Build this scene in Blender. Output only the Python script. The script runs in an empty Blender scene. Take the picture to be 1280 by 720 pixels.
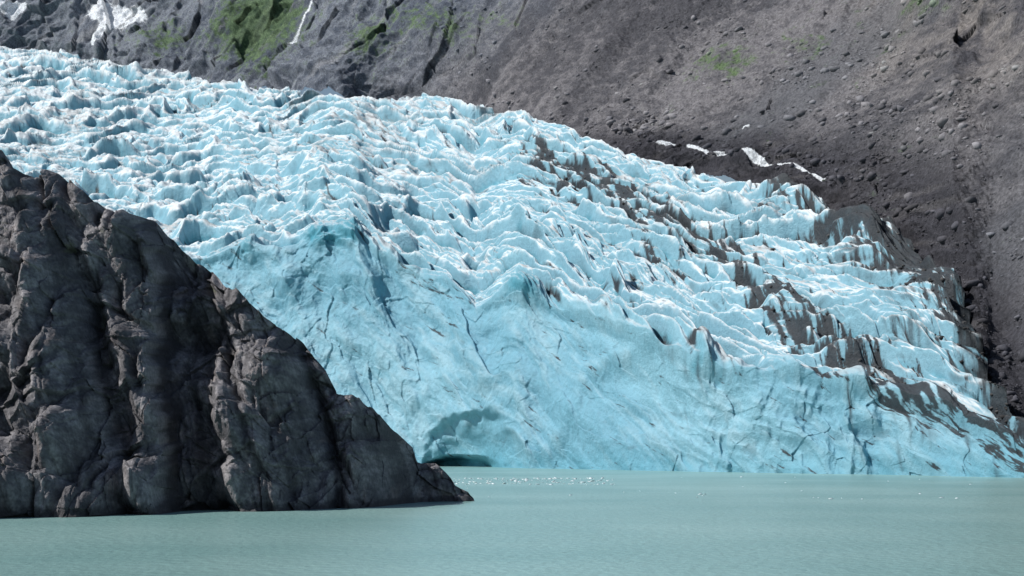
import bpy, math, random
import numpy as np
from mathutils import Vector
rng=np.random.RandomState(7)
F=2388.0; HZ=560.0; H=10.0; CX=640.0
scene=bpy.context.scene
f32=np.float32
# ------------------------------------------------------------ noise
PERM=rng.permutation(256).astype(np.int32); PERM=np.concatenate([PERM,PERM,PERM])
ANG=rng.rand(256)*2*np.pi
GX=np.cos(ANG).astype(f32); GY=np.sin(ANG).astype(f32)
R1=rng.rand(256).astype(f32);R2=rng.rand(256).astype(f32);R3=rng.rand(256).astype(f32);R4=rng.rand(256).astype(f32);R5=rng.rand(256).astype(f32)
def pn(x,y,seed=0):
    x=np.asarray(x,dtype=f32)+seed*17.37; y=np.asarray(y,dtype=f32)+seed*9.71
    xf=np.floor(x); yf=np.floor(y); xi=xf.astype(np.int32)&255; yi=yf.astype(np.int32)&255
    fx=x-xf; fy=y-yf
    u=fx*fx*fx*(fx*(fx*6-15)+10); v=fy*fy*fy*(fy*(fy*6-15)+10)
    def g(ix,iy,dx,dy):
        h=PERM[PERM[ix&255]+(iy&255)]
        return GX[h]*dx+GY[h]*dy
    a=g(xi,yi,fx,fy); b=g(xi+1,yi,fx-1,fy); c=g(xi,yi+1,fx,fy-1); d=g(xi+1,yi+1,fx-1,fy-1)
    return ((a+(b-a)*u)*(1-v)+(c+(d-c)*u)*v)*1.5
def fbm(x,y,o=4,seed=0,gain=.5):
    s=0;a=1;t=0
    for k in range(o):
        s=s+a*pn(x*2**k,y*2**k,seed+k*3); t+=a; a*=gain
    return s/t*1.4
def ridged(x,y,o=4,seed=0,gain=.5):
    s=0;a=1;t=0
    for k in range(o):
        s=s+a*(1-np.abs(pn(x*2**k,y*2**k,seed+k*3))*2); t+=a; a*=gain
    return s/t
def billow(x,y,o=3,seed=0,gain=.5):
    s=0;a=1;t=0
    for k in range(o):
        s=s+a*np.abs(pn(x*2**k,y*2**k,seed+k*3))*2; t+=a; a*=gain
    return s/t
def worley(x,y,seed=0):
    x=np.asarray(x,dtype=f32)+seed*13.1; y=np.asarray(y,dtype=f32)+seed*7.3
    xf=np.floor(x); yf=np.floor(y); xi=xf.astype(np.int32); yi=yf.astype(np.int32)
    F1=np.full(x.shape,9,f32);F2=np.full(x.shape,9,f32);ID=np.zeros(x.shape,np.int32)
    DX=np.zeros(x.shape,f32);DY=np.zeros(x.shape,f32)
    for i in (-1,0,1):
        for j in (-1,0,1):
            h=PERM[PERM[(xi+i)&255]+((yi+j)&255)]
            dx=x-(xf+i+R1[h]); dy=y-(yf+j+R2[h]); d=np.sqrt(dx*dx+dy*dy)
            m=d<F1
            F2=np.where(m,F1,np.minimum(F2,d)); F1=np.where(m,d,F1)
            ID=np.where(m,h,ID); DX=np.where(m,dx,DX); DY=np.where(m,dy,DY)
    return F1,F2,ID,DX,DY
def facet(x,y,seed=0):
    F1,F2,ID,DX,DY=worley(x,y,seed)
    return (R3[ID]-.5)+(R4[ID]-.5)*2*DX+(R5[ID]-.5)*2*DY, F2-F1
def ss(a,b,x):
    t=np.clip((x-a)/(b-a),0,1); return t*t*(3-2*t)
def blur(a,r,axis):
    pad=[(0,0),(0,0)]; pad[axis]=(r+1,r)
    c=np.cumsum(np.pad(a,pad,mode='edge').astype(np.float64),axis=axis)
    n=a.shape[axis]
    hi=np.take(c,np.arange(2*r+1,2*r+1+n),axis=axis); lo=np.take(c,np.arange(0,n),axis=axis)
    return ((hi-lo)/(2*r+1)).astype(f32)
def blur2(a,ry,rx): return blur(blur(a,ry,0),rx,1)
def sm1(a,r):
    for _ in range(3): a=blur(np.repeat(a[None],2,0),r,1)[0]
    return a.astype(float)
def lin(pts,u):
    p=np.array(pts,float); return np.interp(u,p[:,0],p[:,1])
def pdist(U,V,pts):
    best=np.full(U.shape,1e9,f32)
    for (a,b),(c,d) in zip(pts[:-1],pts[1:]):
        dx=c-a;dy=d-b; t=np.clip(((U-a)*dx+(V-b)*dy)/(dx*dx+dy*dy),0,1)
        best=np.minimum(best,np.hypot(U-a-t*dx,V-b-t*dy))
    return best
def srgb(r,g,b):
    c=np.array([r,g,b])/255.; return np.where(c<.04045,c/12.92,((c+.055)/1.055)**2.4).astype(f32)
def mix(a,b,t): return a+(b-a)*t[...,None]
def normals(P):
    du=np.gradient(P,axis=1); dv=np.gradient(P,axis=0)
    n=np.cross(du,dv); n/=np.linalg.norm(n,axis=-1,keepdims=True)+1e-9
    return n
# ------------------------------------------------------------ mesh helper
def grid_mesh(name,P,C,mat):
    r,c=P.shape[:2]
    me=bpy.data.meshes.new(name)
    me.vertices.add(r*c); me.vertices.foreach_set('co',P.reshape(-1).astype(f32))
    idx=np.arange(r*c,dtype=np.int32).reshape(r,c)
    q=np.stack([idx[:-1,:-1],idx[:-1,1:],idx[1:,1:],idx[1:,:-1]],-1).reshape(-1,4)
    n=len(q)
    me.loops.add(n*4); me.loops.foreach_set('vertex_index',q.reshape(-1))
    me.polygons.add(n); me.polygons.foreach_set('loop_start',np.arange(0,n*4,4,dtype=np.int32))
    me.polygons.foreach_set('use_smooth',np.ones(n,bool))
    me.update(calc_edges=True)
    col=np.ones((r*c,4),f32); col[:,:3]=np.clip(C.reshape(-1,3),0,1)
    at=me.color_attributes.new('Col','FLOAT_COLOR','POINT'); at.data.foreach_set('color',col.reshape(-1))
    me.materials.append(mat)
    ob=bpy.data.objects.new(name,me); scene.collection.objects.link(ob)
    return ob
def ico(sub):
    import bmesh
    bm=bmesh.new(); bmesh.ops.create_icosphere(bm,subdivisions=sub,radius=1)
    v=np.array([x.co[:] for x in bm.verts],f32); fc=np.array([[w.index for w in f.verts] for f in bm.faces],np.int32)
    bm.free(); return v,fc
def scatter(name,pos,size,cols,mat,flat=.7,sub=1):
    v,fc=ico(sub); n=len(pos); k=len(v)
    V=np.repeat(v[None],n,0)*(1+ (rng.rand(n,k,1)-.5)*.55)
    sc=np.stack([.7+.8*rng.rand(n),.7+.6*rng.rand(n),flat*(.6+.6*rng.rand(n))],-1)
    V=V*sc[:,None,:]
    a=rng.rand(n)*6.28; ca=np.cos(a)[:,None];sa=np.sin(a)[:,None]
    t=(rng.rand(n)-.5)*1.0; ct=np.cos(t)[:,None]; st=np.sin(t)[:,None]
    X=V[...,0]*ct-V[...,2]*st; Z=V[...,0]*st+V[...,2]*ct; Y=V[...,1]
    X,Y=X*ca-Y*sa,X*sa+Y*ca
    P=np.stack([X,Y,Z],-1)*size[:,None,None]+pos[:,None,:]
    me=bpy.data.meshes.new(name)
    me.vertices.add(n*k); me.vertices.foreach_set('co',P.reshape(-1).astype(f32))
    fa=(fc[None]+ (np.arange(n)*k)[:,None,None]).astype(np.int32).reshape(-1)
    m=len(fa)//3
    me.loops.add(m*3); me.loops.foreach_set('vertex_index',fa)
    me.polygons.add(m); me.polygons.foreach_set('loop_start',np.arange(0,m*3,3,dtype=np.int32))
    me.update(calc_edges=True)
    col=np.ones((n,k,4),f32); col[...,:3]=cols[:,None,:]
    at=me.color_attributes.new('Col','FLOAT_COLOR','POINT'); at.data.foreach_set('color',col.reshape(-1))
    me.materials.append(mat)
    ob=bpy.data.objects.new(name,me); scene.collection.objects.link(ob); return ob
# ------------------------------------------------------------ materials
def vmat(name,scales,var,bump,dist,rough,spec=.3):
    m=bpy.data.materials.new(name); m.use_nodes=True; nt=m.node_tree; N=nt.nodes; L=nt.links
    b=N['Principled BSDF']; b.inputs['Roughness'].default_value=rough; b.inputs['Specular IOR Level'].default_value=spec
    at=N.new('ShaderNodeAttribute'); at.attribute_name='Col'
    tc=N.new('ShaderNodeTexCoord')
    n1=N.new('ShaderNodeTexNoise'); n1.inputs['Scale'].default_value=scales[0]; n1.inputs['Detail'].default_value=8; n1.inputs['Roughness'].default_value=.65
    n2=N.new('ShaderNodeTexNoise'); n2.inputs['Scale'].default_value=scales[1]; n2.inputs['Detail'].default_value=6; n2.inputs['Roughness'].default_value=.7
    L.new(tc.outputs['Object'],n1.inputs['Vector']); L.new(tc.outputs['Object'],n2.inputs['Vector'])
    mr=N.new('ShaderNodeMapRange'); mr.inputs[1].default_value=.3; mr.inputs[2].default_value=.7; mr.inputs[3].default_value=1-var; mr.inputs[4].default_value=1+var
    L.new(n1.outputs['Fac'],mr.inputs[0])
    vm=N.new('ShaderNodeVectorMath'); vm.operation='SCALE'
    L.new(at.outputs['Color'],vm.inputs[0]); L.new(mr.outputs[0],vm.inputs['Scale'])
    L.new(vm.outputs[0],b.inputs['Base Color'])
    bp=N.new('ShaderNodeBump'); bp.inputs['Strength'].default_value=bump; bp.inputs['Distance'].default_value=dist
    L.new(n2.outputs['Fac'],bp.inputs['Height']); L.new(bp.outputs[0],b.inputs['Normal'])
    return m
M_ice=vmat('glacier_ice',(.25,.45),.12,.7,1.5,.5,.3)
M_mtn=vmat('scree_rock',(.5,.7),.55,1.0,2.0,.95,.1)
M_rock=vmat('dark_bedrock',(1.5,2.2),.45,.9,.30,.65,.35)
M_bld=vmat('boulder_rock',(.6,.9),.25,.6,.5,.9,.15)

# ------------------------------------------------------------ profile curves (bearing -> elevation of real features)
def v0(u): return lin([(-400,580),(250,581),(525,583),(700,586),(900,590),(1100,593),(1280,597),(1500,604),(1700,612)],u)
VLp=[(-400,332),(200,335),(260,326),(300,314),(350,322),(385,306),(400,298),(440,300),(470,322),(520,345),(560,356),(595,392),(620,376),(650,364),(690,382),(760,412),(820,435),(850,450),(870,468),(930,475),(1000,483),(1100,498),(1180,518),(1240,547),(1300,578),(1500,590),(1700,600)]
VTp=[(-400,20),(0,57),(100,70),(200,92),(300,106),(400,117),(480,124),(530,123),(600,132),(660,148),(720,165),(780,180),(850,197),(950,228),(1040,258),(1100,285),(1190,335),(1215,400),(1240,470),(1290,565),(1500,580),(1700,590)]
def vL(u): return lin(VLp,u)
def vT(u): return np.minimum(lin(VTp,u),vL(u)-6)
def base_cols(u):
    D0=H*F/(v0(u)-HZ); e0=-H/D0
    return D0,e0
def Tw(u): return 2.8+4.0*ss(640,940,u)
Tu=.37
def Dlip(u):
    D0,e0=base_cols(u); eL=(HZ-vL(u))/F
    return D0*(Tw(u)-e0)/(Tw(u)-eL)
def Dg(u,v):
    D0,e0=base_cols(u); e=(HZ-v)/F; eL=(HZ-vL(u))/F
    a=D0*(Tw(u)-e0)/(Tw(u)-e); b=Dlip(u)*(Tu-eL)/(Tu-e)
    return np.where(e<eL,a,b)
# ============================================================ GLACIER
NC=1640; NW=330; NU=700
u=np.linspace(-200,1420,NC)
tw=np.linspace(0,1,NW,endpoint=False); tu=np.linspace(0,1,NU)
vb=v0(u)+1.5
Vw=vb[None]+(vL(u)-vb)[None]*tw[:,None]; Vu=vL(u)[None]+(vT(u)-vL(u))[None]*tu[:,None]
V=np.concatenate([Vw,Vu],0); U=np.repeat(u[None],NW+NU,0)
D=Dg(U,V); X=(U-CX)/F*D; Z=H+(HZ-V)/F*D; Y=D.copy()
S=np.concatenate([np.zeros((1,NC)),np.cumsum(np.sqrt(np.diff(Y,axis=0)**2+np.diff(Z,axis=0)**2),0)],0)
Sl=blur(np.repeat(S[NW][None],2,0).astype(f32),25,1)[0]
SL=(S-Sl[None]).astype(f32)
SLr=(S-S[NW][None]).astype(f32)
X32=X.astype(f32)
up=ss(-5,9,SLr)
tilt=.18*X32+.50*np.maximum(X32+20,0)
w1=fbm(X32/110,SL/95,3,1); w2=fbm(X32/36,SL/34,3,2)
q=SL+tilt
def saw(p,fr):
    r=p-np.floor(p); return np.where(r<fr,ss(0,fr,r),1-((r-fr)/(1-fr))**.9),r
ph1=q/46+1.35*w1+.32*w2+.04*pn(X32/12,SL/14,6)
s1,r1=saw(ph1,.20)
ph2=q/19+1.9*w1+.75*w2+.20*pn(X32/16,SL/14,5)
s2,r2=saw(ph2,.26)
fc,cr=facet(X32/26+.5*w2,q/14+.4*w1,3)
fb,crb=facet(X32/11+.5*w2,q/6+.4*w1,7)
a1=ss(-.55,.55,fbm(X32/60,q/50,3,9)); a2=ss(-.5,.5,fbm(X32/32,q/24,2,10))
lens=ridged(X32/42+.3*w2,q/15+.5*w1,3,12,.42)
lens2=ridged(X32/15+.5*w2,q/7+.5*w1,3,14,.5)
hU=(3.5+9.5*a1)*s1+(1.0+5.2*a2)*s2+1.9*fc+1.0*fb+3.6*lens+1.5*lens2+.6*ridged(X32/6,q/3.5,2,15)-.8*ss(.10,0,cr)*ss(-.2,.3,w2)
hU=hU*(.75+.4*ss(-.5,.6,fbm(X32/170,SL/140,2,19)))
wl=1-up
g1,g1c=facet((X32+.4*SL)/20+.5*w2,(SL-.3*X32)/28+.5*w1,22); g2,g2c=facet(X32/8+.6*w2,SL/9+.4*w1,26)
rib=lambda pts,wd: np.exp(-(pdist(U,V,pts)/wd)**2)
hW=8.0*fbm(X32/60,SL/60,3,21)+4.4*ridged((X32+.7*SL)/38+.3*w2,(SL-.7*X32)/80,3,24,.4)+1.5*g1+.9*g2+1.8*billow((X32+.5*SL)/13,(SL-.5*X32)/20,3,23)+.5*ridged(X32/5,SL/6,3,29)
hW=hW+8*rib([(440,300),(470,400),(520,500)],22)+8*rib([(655,365),(640,440),(655,560)],20)+7*rib([(350,322),(380,420),(400,520)],18)+6*rib([(800,436),(730,470),(690,560)],15)+7*rib([(560,356),(575,420),(600,480)],16)
right=ss(790,880,U)
hW=hW+right*(5.2*ridged((X32+.2*SL)/16+.3*w2,SL/60,2,27)+3.2*ridged(X32/30,SL/12,2,28)+1.6*ridged((X32-.2*SL)/6,SL/40,2,30)-2)
h=(hU*up+hW*wl)
def bump(cu,cv,ru,rv): return np.exp(-((U-cu)/ru)**2-((V-cv)/rv)**2)
lipn=ridged(X32/20,SL/300,2,31)
lipband=np.exp(-((V-vL(u)[None]+3)/9)**2)
h=h+lipband*(4+9*lipn*ss(-.4,.5,fbm(X32/50,SL/200,2,32)))
blade=bump(402,306,22,15)+bump(440,306,17,14)+bump(655,372,26,13)+.7*bump(312,320,14,11)+.6*bump(870,470,16,10)
h=h+9*blade*(.6+.6*lens2)
hump=bump(1085,318,45,20)+bump(1165,372,48,20)+.8*bump(985,262,32,12)+.6*bump(1130,430,30,14)
h=h+10*hump*(.6+.6*lens)
ang=fbm(U/40.,V/40.,3,200)
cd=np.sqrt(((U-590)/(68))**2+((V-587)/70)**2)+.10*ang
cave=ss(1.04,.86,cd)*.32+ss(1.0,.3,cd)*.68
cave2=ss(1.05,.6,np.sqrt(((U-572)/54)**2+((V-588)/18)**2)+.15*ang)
h=h*(1-.25*cave)
edge=ss(0,.06,(1-np.concatenate([tw*0,tu],0))[:,None]*np.ones((1,NC)))
re=ss(700,760,U)
h=h*(1-(1-edge)*(.35+.65*re))-re*(1-edge)*5
thin=ss(0,60,(v0(u)-vT(u)))[None]
h=h*(.25+.75*thin)
nY=-(.30*up+.92*wl); nZ=.94*up+.30*wl
P=np.stack([X,Y+h*nY+cave*26+cave2*20,Z+h*nZ*np.where(wl>.5,ss(-3,12,Z),1)],-1)
P[...,2]-=up*6.8
P[...,0]+=up*1.5*pn(X32/14,q/12,41)+wl*1.5*pn(X32/12,SL/12,42)
n=normals(P); nz=n[...,2]
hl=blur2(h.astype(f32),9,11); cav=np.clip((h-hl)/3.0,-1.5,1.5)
n1=fbm(X32/55,q/14,4,50); n2=fbm(X32/9,q/5,4,51); n3=fbm(X32/140,q/70,3,52)
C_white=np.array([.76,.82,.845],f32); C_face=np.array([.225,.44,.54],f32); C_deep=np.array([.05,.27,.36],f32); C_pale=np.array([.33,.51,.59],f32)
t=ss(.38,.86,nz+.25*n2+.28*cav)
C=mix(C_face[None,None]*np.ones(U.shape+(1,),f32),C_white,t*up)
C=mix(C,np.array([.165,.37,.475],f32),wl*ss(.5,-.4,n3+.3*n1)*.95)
C=mix(C,C_pale,(wl*ss(-.2,.6,n2*.6+.5*cav+.8*fbm((X32+SL)/30,(SL-X32)/80,4,53))*.55))
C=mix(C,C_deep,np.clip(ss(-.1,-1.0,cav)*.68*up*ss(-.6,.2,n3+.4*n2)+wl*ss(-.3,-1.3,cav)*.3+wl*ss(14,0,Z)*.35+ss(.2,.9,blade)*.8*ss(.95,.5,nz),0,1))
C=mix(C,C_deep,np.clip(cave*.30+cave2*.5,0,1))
C_grey=np.array([.40,.415,.41],f32)
C=mix(C,C_grey,up*ss(-.05,.5,n1+.5*n3+.15*ss(600,800,U))*ss(.45,.9,nz+.2*n2)*.75)
C_dirt=np.array([.030,.034,.040],f32)
al=(U*.86+V*.52); ac=(-U*.52+V*.86)
strk=fbm(al/90.,ac/9.,4,70); strk2=fbm(al/25.,ac/4.,5,71,.65)
med=pdist(U,V,[(680,205),(760,238),(830,288),(900,330),(960,372),(1010,420),(1070,455),(1130,500),(1210,530),(1290,565)])
dm=ss(.42,.58,np.exp(-(med/36)**2)*.62+.50*strk+.60*strk2-.16*cav)
edged=pdist(U,V,[(740,165),(850,192),(950,230),(1040,270),(1110,310),(1180,350),(1215,400),(1250,480),(1290,570)])
ew=lin([(740,8),(950,16),(1040,45),(1180,55),(1215,32),(1290,20)],U)
de=ss(.40,.60,np.exp(-(edged/ew)**2)*.90+.50*n1+.5*strk2-.1*cav)
ex=ss(-.2,.3,strk2+n2*.6)*np.clip(hump*1.3,0,1)
scat=ss(620,760,U)*ss(.28,.48,strk*.6+strk2*.6-.18*cav)*up
dirt=np.clip(dm*.96+de*.95+ex*.94+scat*.88,0,1)
gd=np.maximum(ss(-.25,.35,fbm(X32/180,q/120,3,60)),ss(600,800,U))
line=np.maximum(ss(.10,.0,r1),ss(.96,1,r1))*ss(-.2,.4,n1)*up*.6*gd+np.maximum(ss(.08,.0,r2),ss(.97,1,r2))*ss(0,.5,n1+n2*.4)*up*.4*gd
spk=ss(.36,.75,fbm(X32/14,q/3,4,61)+.3*n3)*up*.4
streak=right*ss(.55,.92,ridged((X32+.15*SL)/9,SL/150,2,63)*.72+.50*fbm(X32/24,SL/40,4,64))*ss(-75,-5,SLr)*ss(6,-3,SLr)*.88
wallline=wl*ss(.45,.85,fbm((X32+SL)/18,(SL-X32)/7,4,67))*.25
dirt=np.clip(dirt+line+spk+streak+wallline,0,.98)
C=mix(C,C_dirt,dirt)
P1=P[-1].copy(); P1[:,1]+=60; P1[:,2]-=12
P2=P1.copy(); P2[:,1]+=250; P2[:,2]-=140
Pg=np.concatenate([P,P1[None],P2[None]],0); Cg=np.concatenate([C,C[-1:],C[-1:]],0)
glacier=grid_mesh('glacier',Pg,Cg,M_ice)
msk=(dirt>.7)&(U>650)&(V<560)&(up>.9)
ii=np.argwhere(msk); ii=ii[rng.choice(len(ii),min(3500,len(ii)),replace=False)]
pos=P[ii[:,0],ii[:,1]]
sz=.25+1.1*rng.rand(len(ii))**6
g=(.035+.08*rng.rand(len(ii)))[:,None]*np.array([1,.99,.99])
scatter('moraine_debris',pos,sz,g,M_bld)

# ============================================================ MOUNTAIN
NC2=1640; NR=560
u=np.linspace(-300,1640,NC2); 
vlo=vT(u)+26; vhi=-230
t=np.linspace(0,1,NR)**1.15
V=vlo[None]+(vhi-vlo)[None]*t[:,None]; U=np.repeat(u[None],NR,0)
DT=sm1(Dg(u,vT(u)),12); gap=sm1(lin([(-400,900),(200,650),(500,380),(700,60),(760,8),(1700,5)],u),25)
Tm=sm1(lin([(-400,.85),(500,.8),(760,.62),(1700,.60)],u),45)
eT=(HZ-sm1(vT(u),12))/F; E=(HZ-V)/F
D=(DT+gap)[None]*(Tm-eT)[None]/(Tm[None]-E)
lowf=ss(0,90,vT(u)[None]-V)
Db=blur(blur(D.astype(f32),60,1),60,1)
D=D*(1-lowf)+Db*lowf
X=(U-CX)/F*D; Z=H+E*D; Y=D
X32=X.astype(f32); Z32=Z.astype(f32)
below=ss(vT(u)[None]-1,vT(u)[None]+10,V)
cl=ss(690,500,U+(V-60)*1.1+20*fbm(U/40.,V/40.,3,201))
A=(X32*.60-Z32*.62); B=(X32*.62+Z32*.60)
w=fbm(X32/160,Z32/160,3,70)
hc=50*ridged(A/150+.4*w,B/300,5,71,.55)+16*facet(A/60+.5*w,B/100,72)[0]+9*facet(A/22+.3*w,B/40,73)[0]+11*ridged(A/26,B/60,4,79)
mor=np.exp(-(np.maximum(vT(u)[None]-V,0)/45)**2)*ss(700,800,U)
hs=24*fbm(A/130+.3*w,B/600,3,74)+8.5*ridged(A/45+.4*w,B/260,4,75,.55)+4*fbm(A/20,B/120,4,85)+2.6*fbm(X32/9,Z32/7,4,76,.65)+6*mor*ridged(X32/45,Z32/22,4,77)+3*mor*facet(X32/12,Z32/8,78)[0]
hs=hs+5*ss(.1,.6,fbm(X32/90,Z32/60,2,205))*facet(A/22+.4*w,B/30,206)[0]
cliffR=ss(1080,1200,U)*ss(190,40,V)
hs=hs+cliffR*(26*ridged(A/55,B/110,4,80)+7*facet(A/16,B/26,207)[0])
h=hc*cl+hs*(1-cl)
P=np.stack([X-h*.15,Y-h*.75+below*14,Z+h*.5],-1)
n=normals(P)
n1=fbm(A/45+.4*w,B/300,5,81,.62); n2=fbm(X32/10,Z32/8,5,82,.75); n3=fbm(X32/220,Z32/160,3,83)
c_rock_haze=srgb(128,134,143); c_rockd_haze=srgb(82,89,101); c_scree=srgb(129,127,130); c_screed=srgb(82,82,87); c_tan=srgb(153,145,136); c_mor=srgb(60,60,66)  # left cliff greys have distance haze put into the colour as a bluish lift
C=mix(c_screed*np.ones(U.shape+(1,),f32),c_scree,ss(-.5,.5,n1*.95+n2*.75))
tanm=ss(1020,1220,U)*ss(220,40,V)
C=mix(C,c_tan,np.clip(tanm*ss(-.4,.5,n1+.3*n2)*.8+ss(.2,.7,n1+n3*.6)*.35,0,1))
C=mix(C,srgb(94,97,103),ss(.0,.5,fbm(A/60,B/420,4,86)+.2*n2)*.65)
CR=mix(c_rockd_haze*np.ones(U.shape+(1,),f32),c_rock_haze,ss(-.5,.5,n1*.6+n2*.8))
CR=mix(CR,srgb(152,154,158),ss(.2,.7,fbm(A/15,B/140,4,84))*.65)
C=C+(CR-C)*cl[...,None]
mw=lin([(700,10),(800,26),(950,50),(1100,85),(1200,120),(1280,170),(1500,200)],U)
md=ss(.10,.8,np.exp(-(np.maximum(vT(u)[None]-V,0)/mw)**2)+.42*n1+.25*n2)*ss(690,780,U)
C=mix(C,c_mor*(1+.7*n2[...,None]),md*.88)
C=mix(C,srgb(110,108,109),md*ss(.25,.7,fbm(X32/20,Z32/10,4,88))*.4)
veg=bump(320,62,50,52)*1.25+bump(362,35,40,32)*.75+bump(545,50,60,30)*.80+bump(905,72,44,20)*.78+bump(1010,58,34,18)*.58+bump(215,60,44,22)*.75+bump(470,80,34,30)*.78+bump(1160,30,30,12)*.5+bump(640,30,44,16)*.45
vg=ss(.38,.95,veg+.85*n2+.45*n1-.04)
C=mix(C,mix(srgb(60,82,52)*np.ones(U.shape+(1,),f32),srgb(94,118,76),ss(-.4,.5,n2)),vg*.82)
sn=ss(.5,.6,bump(30,27,30,9)*1.25+bump(152,32,36,14)*1.4+np.exp(-(pdist(U,V,[(165,32),(135,52),(124,68)])/5)**2)*.95+bump(80,-10,120,22)*1.2+np.exp(-(pdist(U,V,[(400,30),(380,60),(345,102)])/2.4)**2)*.65+.2*n2)
sn2=ss(.5,.62,np.exp(-(pdist(U,V,[(862,190),(900,203),(945,216),(1000,232),(1030,246)])/(4.0+2.5*n1))**2)*.9+bump(933,166,6,2.5)+bump(832,184,16,4)+.35*n2+.2*n1)
C=mix(C,np.array([.76,.80,.84],f32),np.clip(sn+sn2,0,1))
mountain=grid_mesh('mountain_slope',P,C,M_mtn)
cl2=ss(-.1,.6,fbm(X32/60,Z32/40,3,300)+.5*n1)
dens=np.where(U>560,.12+.9*mor+1.2*cl2,.0)*(V<vT(u)[None])*(V>-30)*(sn2<.3)
dens[U>1500]=0
pr=dens.reshape(-1)/dens.sum()
ids=rng.choice(dens.size,20000,p=pr); pos=P.reshape(-1,3)[ids]
r=rng.rand(len(ids))
sz=(.26+.5*rng.rand(len(ids))**3+3.4*r**34)
bc=C.reshape(-1,3)[ids]*(.85+.9*rng.rand(len(ids),1)); bc=np.clip(bc,0,.32)
scatter('boulders',pos,sz,bc,M_bld)

# ============================================================ ROCK OUTCROP
NC3=1050; NR3=760
u=np.linspace(-260,597,NC3)
vw=lin([(-260,648),(0,643),(100,641),(250,637),(400,634),(480,632),(530,627),(597,626)],u)
VS=lin([(-260,120),(-60,150),(0,166),(25,174),(46,190),(54,212),(100,224),(150,254),(200,281),(240,318),(280,344),(320,364),(350,395),(390,425),(418,458),(430,484),(470,504),(500,538),(518,558),(524,578),(530,582),(548,583),(564,598),(572,609),(588,615),(597,626)],u)
jz=fbm(u/30,u*0+.5,3,301,.4); VS=VS-ss(530,480,u)*5*jz
t=np.linspace(0,1,NR3)
vb=vw+4
V=vb[None]+(VS-vb)[None]*t[:,None]; U=np.repeat(u[None],NR3,0)
D0=H*F/(vw-HZ); e0=-H/D0; T=1.25
E=(HZ-V)/F
D=D0[None]*(T-e0)[None]/(T-E)
X=(U-CX)/F*D; Y=D; Z=H+E*D
X32=X.astype(f32);Z32=Z.astype(f32)
hgt=(vw-VS)[None]; am=np.clip(hgt/150,.16,1)*np.ones_like(U)
wv=fbm(X32/14,Z32/20,3,101)
A=X32*.93+Z32*.30; B=-X32*.30+Z32*.93
xb=lin([(165,120),(280,205),(340,222),(450,216),(600,232),(660,240)],V)+8*fbm(V/30.,U/200.,3,210)
G=lambda c,s,vc,wd: np.exp(-((U-c-(V-vc)*s)/wd)**2)
hb=14.0*ss(7,-4,U-xb)+13.0*ss(50,85,U-xb)*ss(520,330,U)
hb=hb+4.5*G(350,.15,500,40)+4.0*G(455,.1,550,32)+6*G(85,.25,400,36)+3*G(190,.12,400,16)-5*G(140,.22,400,14)-5*G(405,.25,500,10)-4.0*G(15,.18,400,12)-3*G(318,.3,500,7)
hb=hb*am
bil1=billow(A/17+.3*wv,B/30,2,102,.3); bil2=billow(A/8+.4*wv,B/14+.2*wv,2,103,.3)
h=am*(5.8*bil1+4.2*bil2+.6*billow(A/3+.3*wv,B/5,2,112,.5))
f1,_=facet(A/6+.35*wv,B/9+.3*wv,104); f2,cr2=facet(A/2.2+.25*wv,B/3.8,105); f4,_=facet(A/.9,B/1.6,109)
f3,cr3=facet(A/5+.4*wv,B/16+.2*wv,107)
f5,cr5=facet((X32+.5*Z32)/9,( Z32-.5*X32)/5,108)
h=h+(.5+.5*am)*(1.7*f1+.70*f2+.18*f4+.20*fbm(X32/1.2,Z32/1.2,4,106,.6))-am*.4*ss(.06,0,cr3)*ss(-.1,.3,wv+.2)+am*1.2*f5
kb=ss(565,625,V+(640-vw[None])*1.0)*ss(330,260,U)
F1,F2,ID,_,_=worley(X32/5.6+.2*wv,Z32/5.4,110)
h=h+kb*am*4.5*np.sqrt(np.clip(1-F1*F1*1.5,0,1))*(.35+.65*R3[ID])
tip=ss(505,530,U)
F1,F2,ID,_,_=worley(X32/2.2,Z32/2.0,111)
h=h+tip*2.4*np.sqrt(np.clip(1-F1*F1*1.4,0,1))
ht=h+hb
P=np.stack([X-h*.12,Y-ht*.88,Z+h*.30*ss(0,4,Z)-hb*.88*np.maximum(E,0)],-1)
P[...,2]-=am*1.8*ss(.6,1,t[:,None])
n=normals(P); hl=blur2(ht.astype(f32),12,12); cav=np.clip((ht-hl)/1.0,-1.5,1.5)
n1=fbm(X32/7,Z32/9,5,120,.6); n2=fbm(X32/1.5,Z32/1.5,4,121,.7); n3=fbm(A/2.2,B/22,4,122)
ca=srgb(90,89,93); cb=srgb(146,143,145); cc=srgb(140,125,116); cd_=srgb(48,48,52)
C=mix(ca*np.ones(U.shape+(1,),f32),cb,ss(-.35,.7,n1*.7+n2*.7+.15*cav))
C=mix(C,cc,ss(.25,.8,fbm(X32/4,Z32/5,4,123)+.2*n2)*.4)
C=mix(C,cd_,ss(-.10,.5,n3)*.65)
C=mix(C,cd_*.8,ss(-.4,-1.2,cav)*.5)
C=mix(C,srgb(86,92,64),ss(.5,.8,fbm(X32/5,Z32/3,4,124)+.2*n2)*ss(20,40,Z32)*.5)
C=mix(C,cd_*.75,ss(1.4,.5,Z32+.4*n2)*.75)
back=[]
for k in range(1,13):
    f=k/12; Q=P[-1].copy(); top=Q[:,2].copy()
    Q[:,1]+=f*(top+8)*.9; Q[:,2]=top*(1-f**1.6)-4*f
    Q[:,1]+=1.5*np.interp(np.arange(NC3),np.arange(0,NC3+20,20),rng.rand(len(np.arange(0,NC3+20,20))))
    back.append(Q)
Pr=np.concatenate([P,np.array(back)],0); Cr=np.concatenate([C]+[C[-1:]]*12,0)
rock=grid_mesh('rock_outcrop',Pr,Cr,M_rock)

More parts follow.
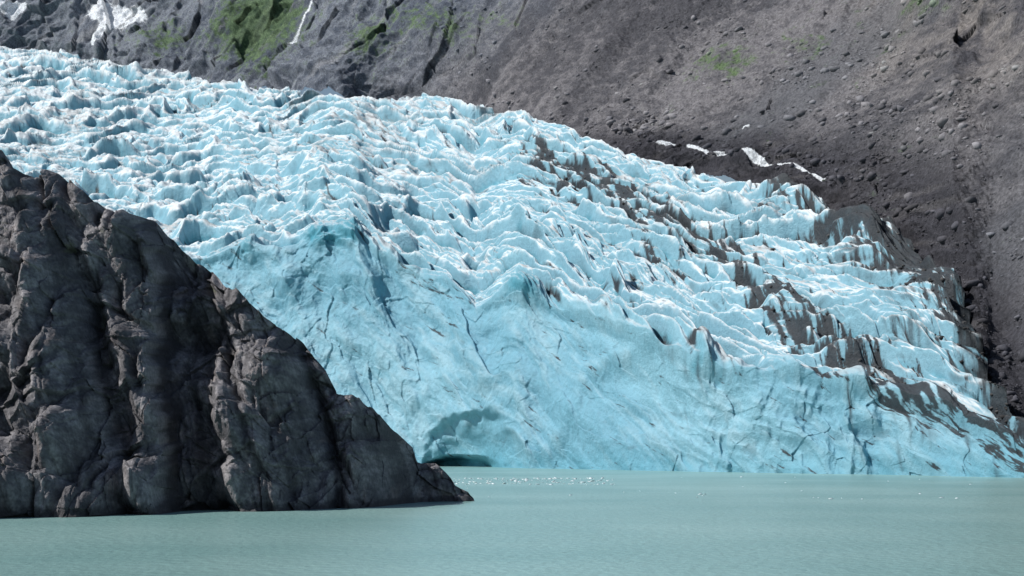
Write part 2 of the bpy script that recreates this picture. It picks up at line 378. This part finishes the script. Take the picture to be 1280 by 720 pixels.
# ============================================================ WATER
me=bpy.data.meshes.new('lake_water')
me.from_pydata([(-6000,-3000,0),(6000,-3000,0),(6000,6000,0),(-6000,6000,0)],[],[(0,1,2,3)])
wo=bpy.data.objects.new('lake_water',me); scene.collection.objects.link(wo)
m=bpy.data.materials.new('glacial_water'); m.use_nodes=True; nt=m.node_tree;N=nt.nodes;L=nt.links;b=N['Principled BSDF']
b.inputs['Roughness'].default_value=.26; b.inputs['IOR'].default_value=1.33; b.inputs['Specular IOR Level'].default_value=.38
tc=N.new('ShaderNodeTexCoord')
def noi(sx,sy,det,scale=1):
    mp=N.new('ShaderNodeMapping'); mp.inputs['Scale'].default_value=(sx,sy,1); L.new(tc.outputs['Object'],mp.inputs[0])
    nn=N.new('ShaderNodeTexNoise'); nn.inputs['Scale'].default_value=scale; nn.inputs['Detail'].default_value=det; L.new(mp.outputs[0],nn.inputs['Vector']); return nn
big=noi(.014,.012,5); cr=N.new('ShaderNodeValToRGB')
cr.color_ramp.elements[0].position=.38; cr.color_ramp.elements[0].color=(.20,.355,.34,1)
cr.color_ramp.elements[1].position=.62; cr.color_ramp.elements[1].color=(.265,.425,.405,1)
L.new(big.outputs['Fac'],cr.inputs[0]); L.new(cr.outputs[0],b.inputs['Base Color'])
wa=noi(.9,.45,6); wb=noi(.12,.06,3)
ad=N.new('ShaderNodeMath'); ad.operation='ADD'; L.new(wa.outputs['Fac'],ad.inputs[0]); L.new(wb.outputs['Fac'],ad.inputs[1])
bp=N.new('ShaderNodeBump'); bp.inputs['Strength'].default_value=.75; bp.inputs['Distance'].default_value=.4
L.new(ad.outputs[0],bp.inputs['Height']); L.new(bp.outputs[0],b.inputs['Normal'])
me.materials.append(m)
k=260; uu=560+210*rng.rand(k); vv=598+8*rng.rand(k)**1.5; uu[220:]=420+800*rng.rand(40); vv[220:]=594+30*rng.rand(40)
dd=H*F/(vv-HZ); pos=np.stack([(uu-CX)/F*dd,dd,np.full(k,.02)],-1)
scatter('ice_and_glint_bits',pos,.2+.6*rng.rand(k)**3,np.tile(np.array([[.75,.85,.88]]),(k,1)),M_ice,flat=.25)  # white ice bits, clustered to stand in for the glint streak on the water

# ============================================================ LIGHT
sd=Vector((-.68,-.15,.72)).normalized()
s=bpy.data.lights.new('sun','SUN'); s.energy=4.5; s.angle=math.radians(.5); s.color=(1,.97,.93)
so=bpy.data.objects.new('sun',s); so.rotation_euler=sd.to_track_quat('Z','Y').to_euler(); scene.collection.objects.link(so); so.location=(0,0,500)
w=bpy.data.worlds.new('World'); scene.world=w; w.use_nodes=True
sk=w.node_tree.nodes.new('ShaderNodeTexSky'); sk.sky_type='NISHITA'; sk.sun_disc=False
sk.sun_elevation=math.asin(sd.z); sk.sun_rotation=math.atan2(sd.x,sd.y)
bg=w.node_tree.nodes['Background']; bg.inputs['Strength'].default_value=.075
w.node_tree.links.new(sk.outputs[0],bg.inputs[0])
scene.view_settings.view_transform='Standard'; scene.view_settings.look='None'; scene.view_settings.exposure=0
cam=bpy.data.cameras.new('camera'); co=bpy.data.objects.new('camera',cam); scene.collection.objects.link(co)
co.location=(0,0,H); co.rotation_euler=(math.radians(90),0,0)
cam.sensor_width=36; cam.lens=F/1280*36; cam.shift_y=200/1280; cam.clip_end=20000; cam.clip_start=1
scene.camera=co
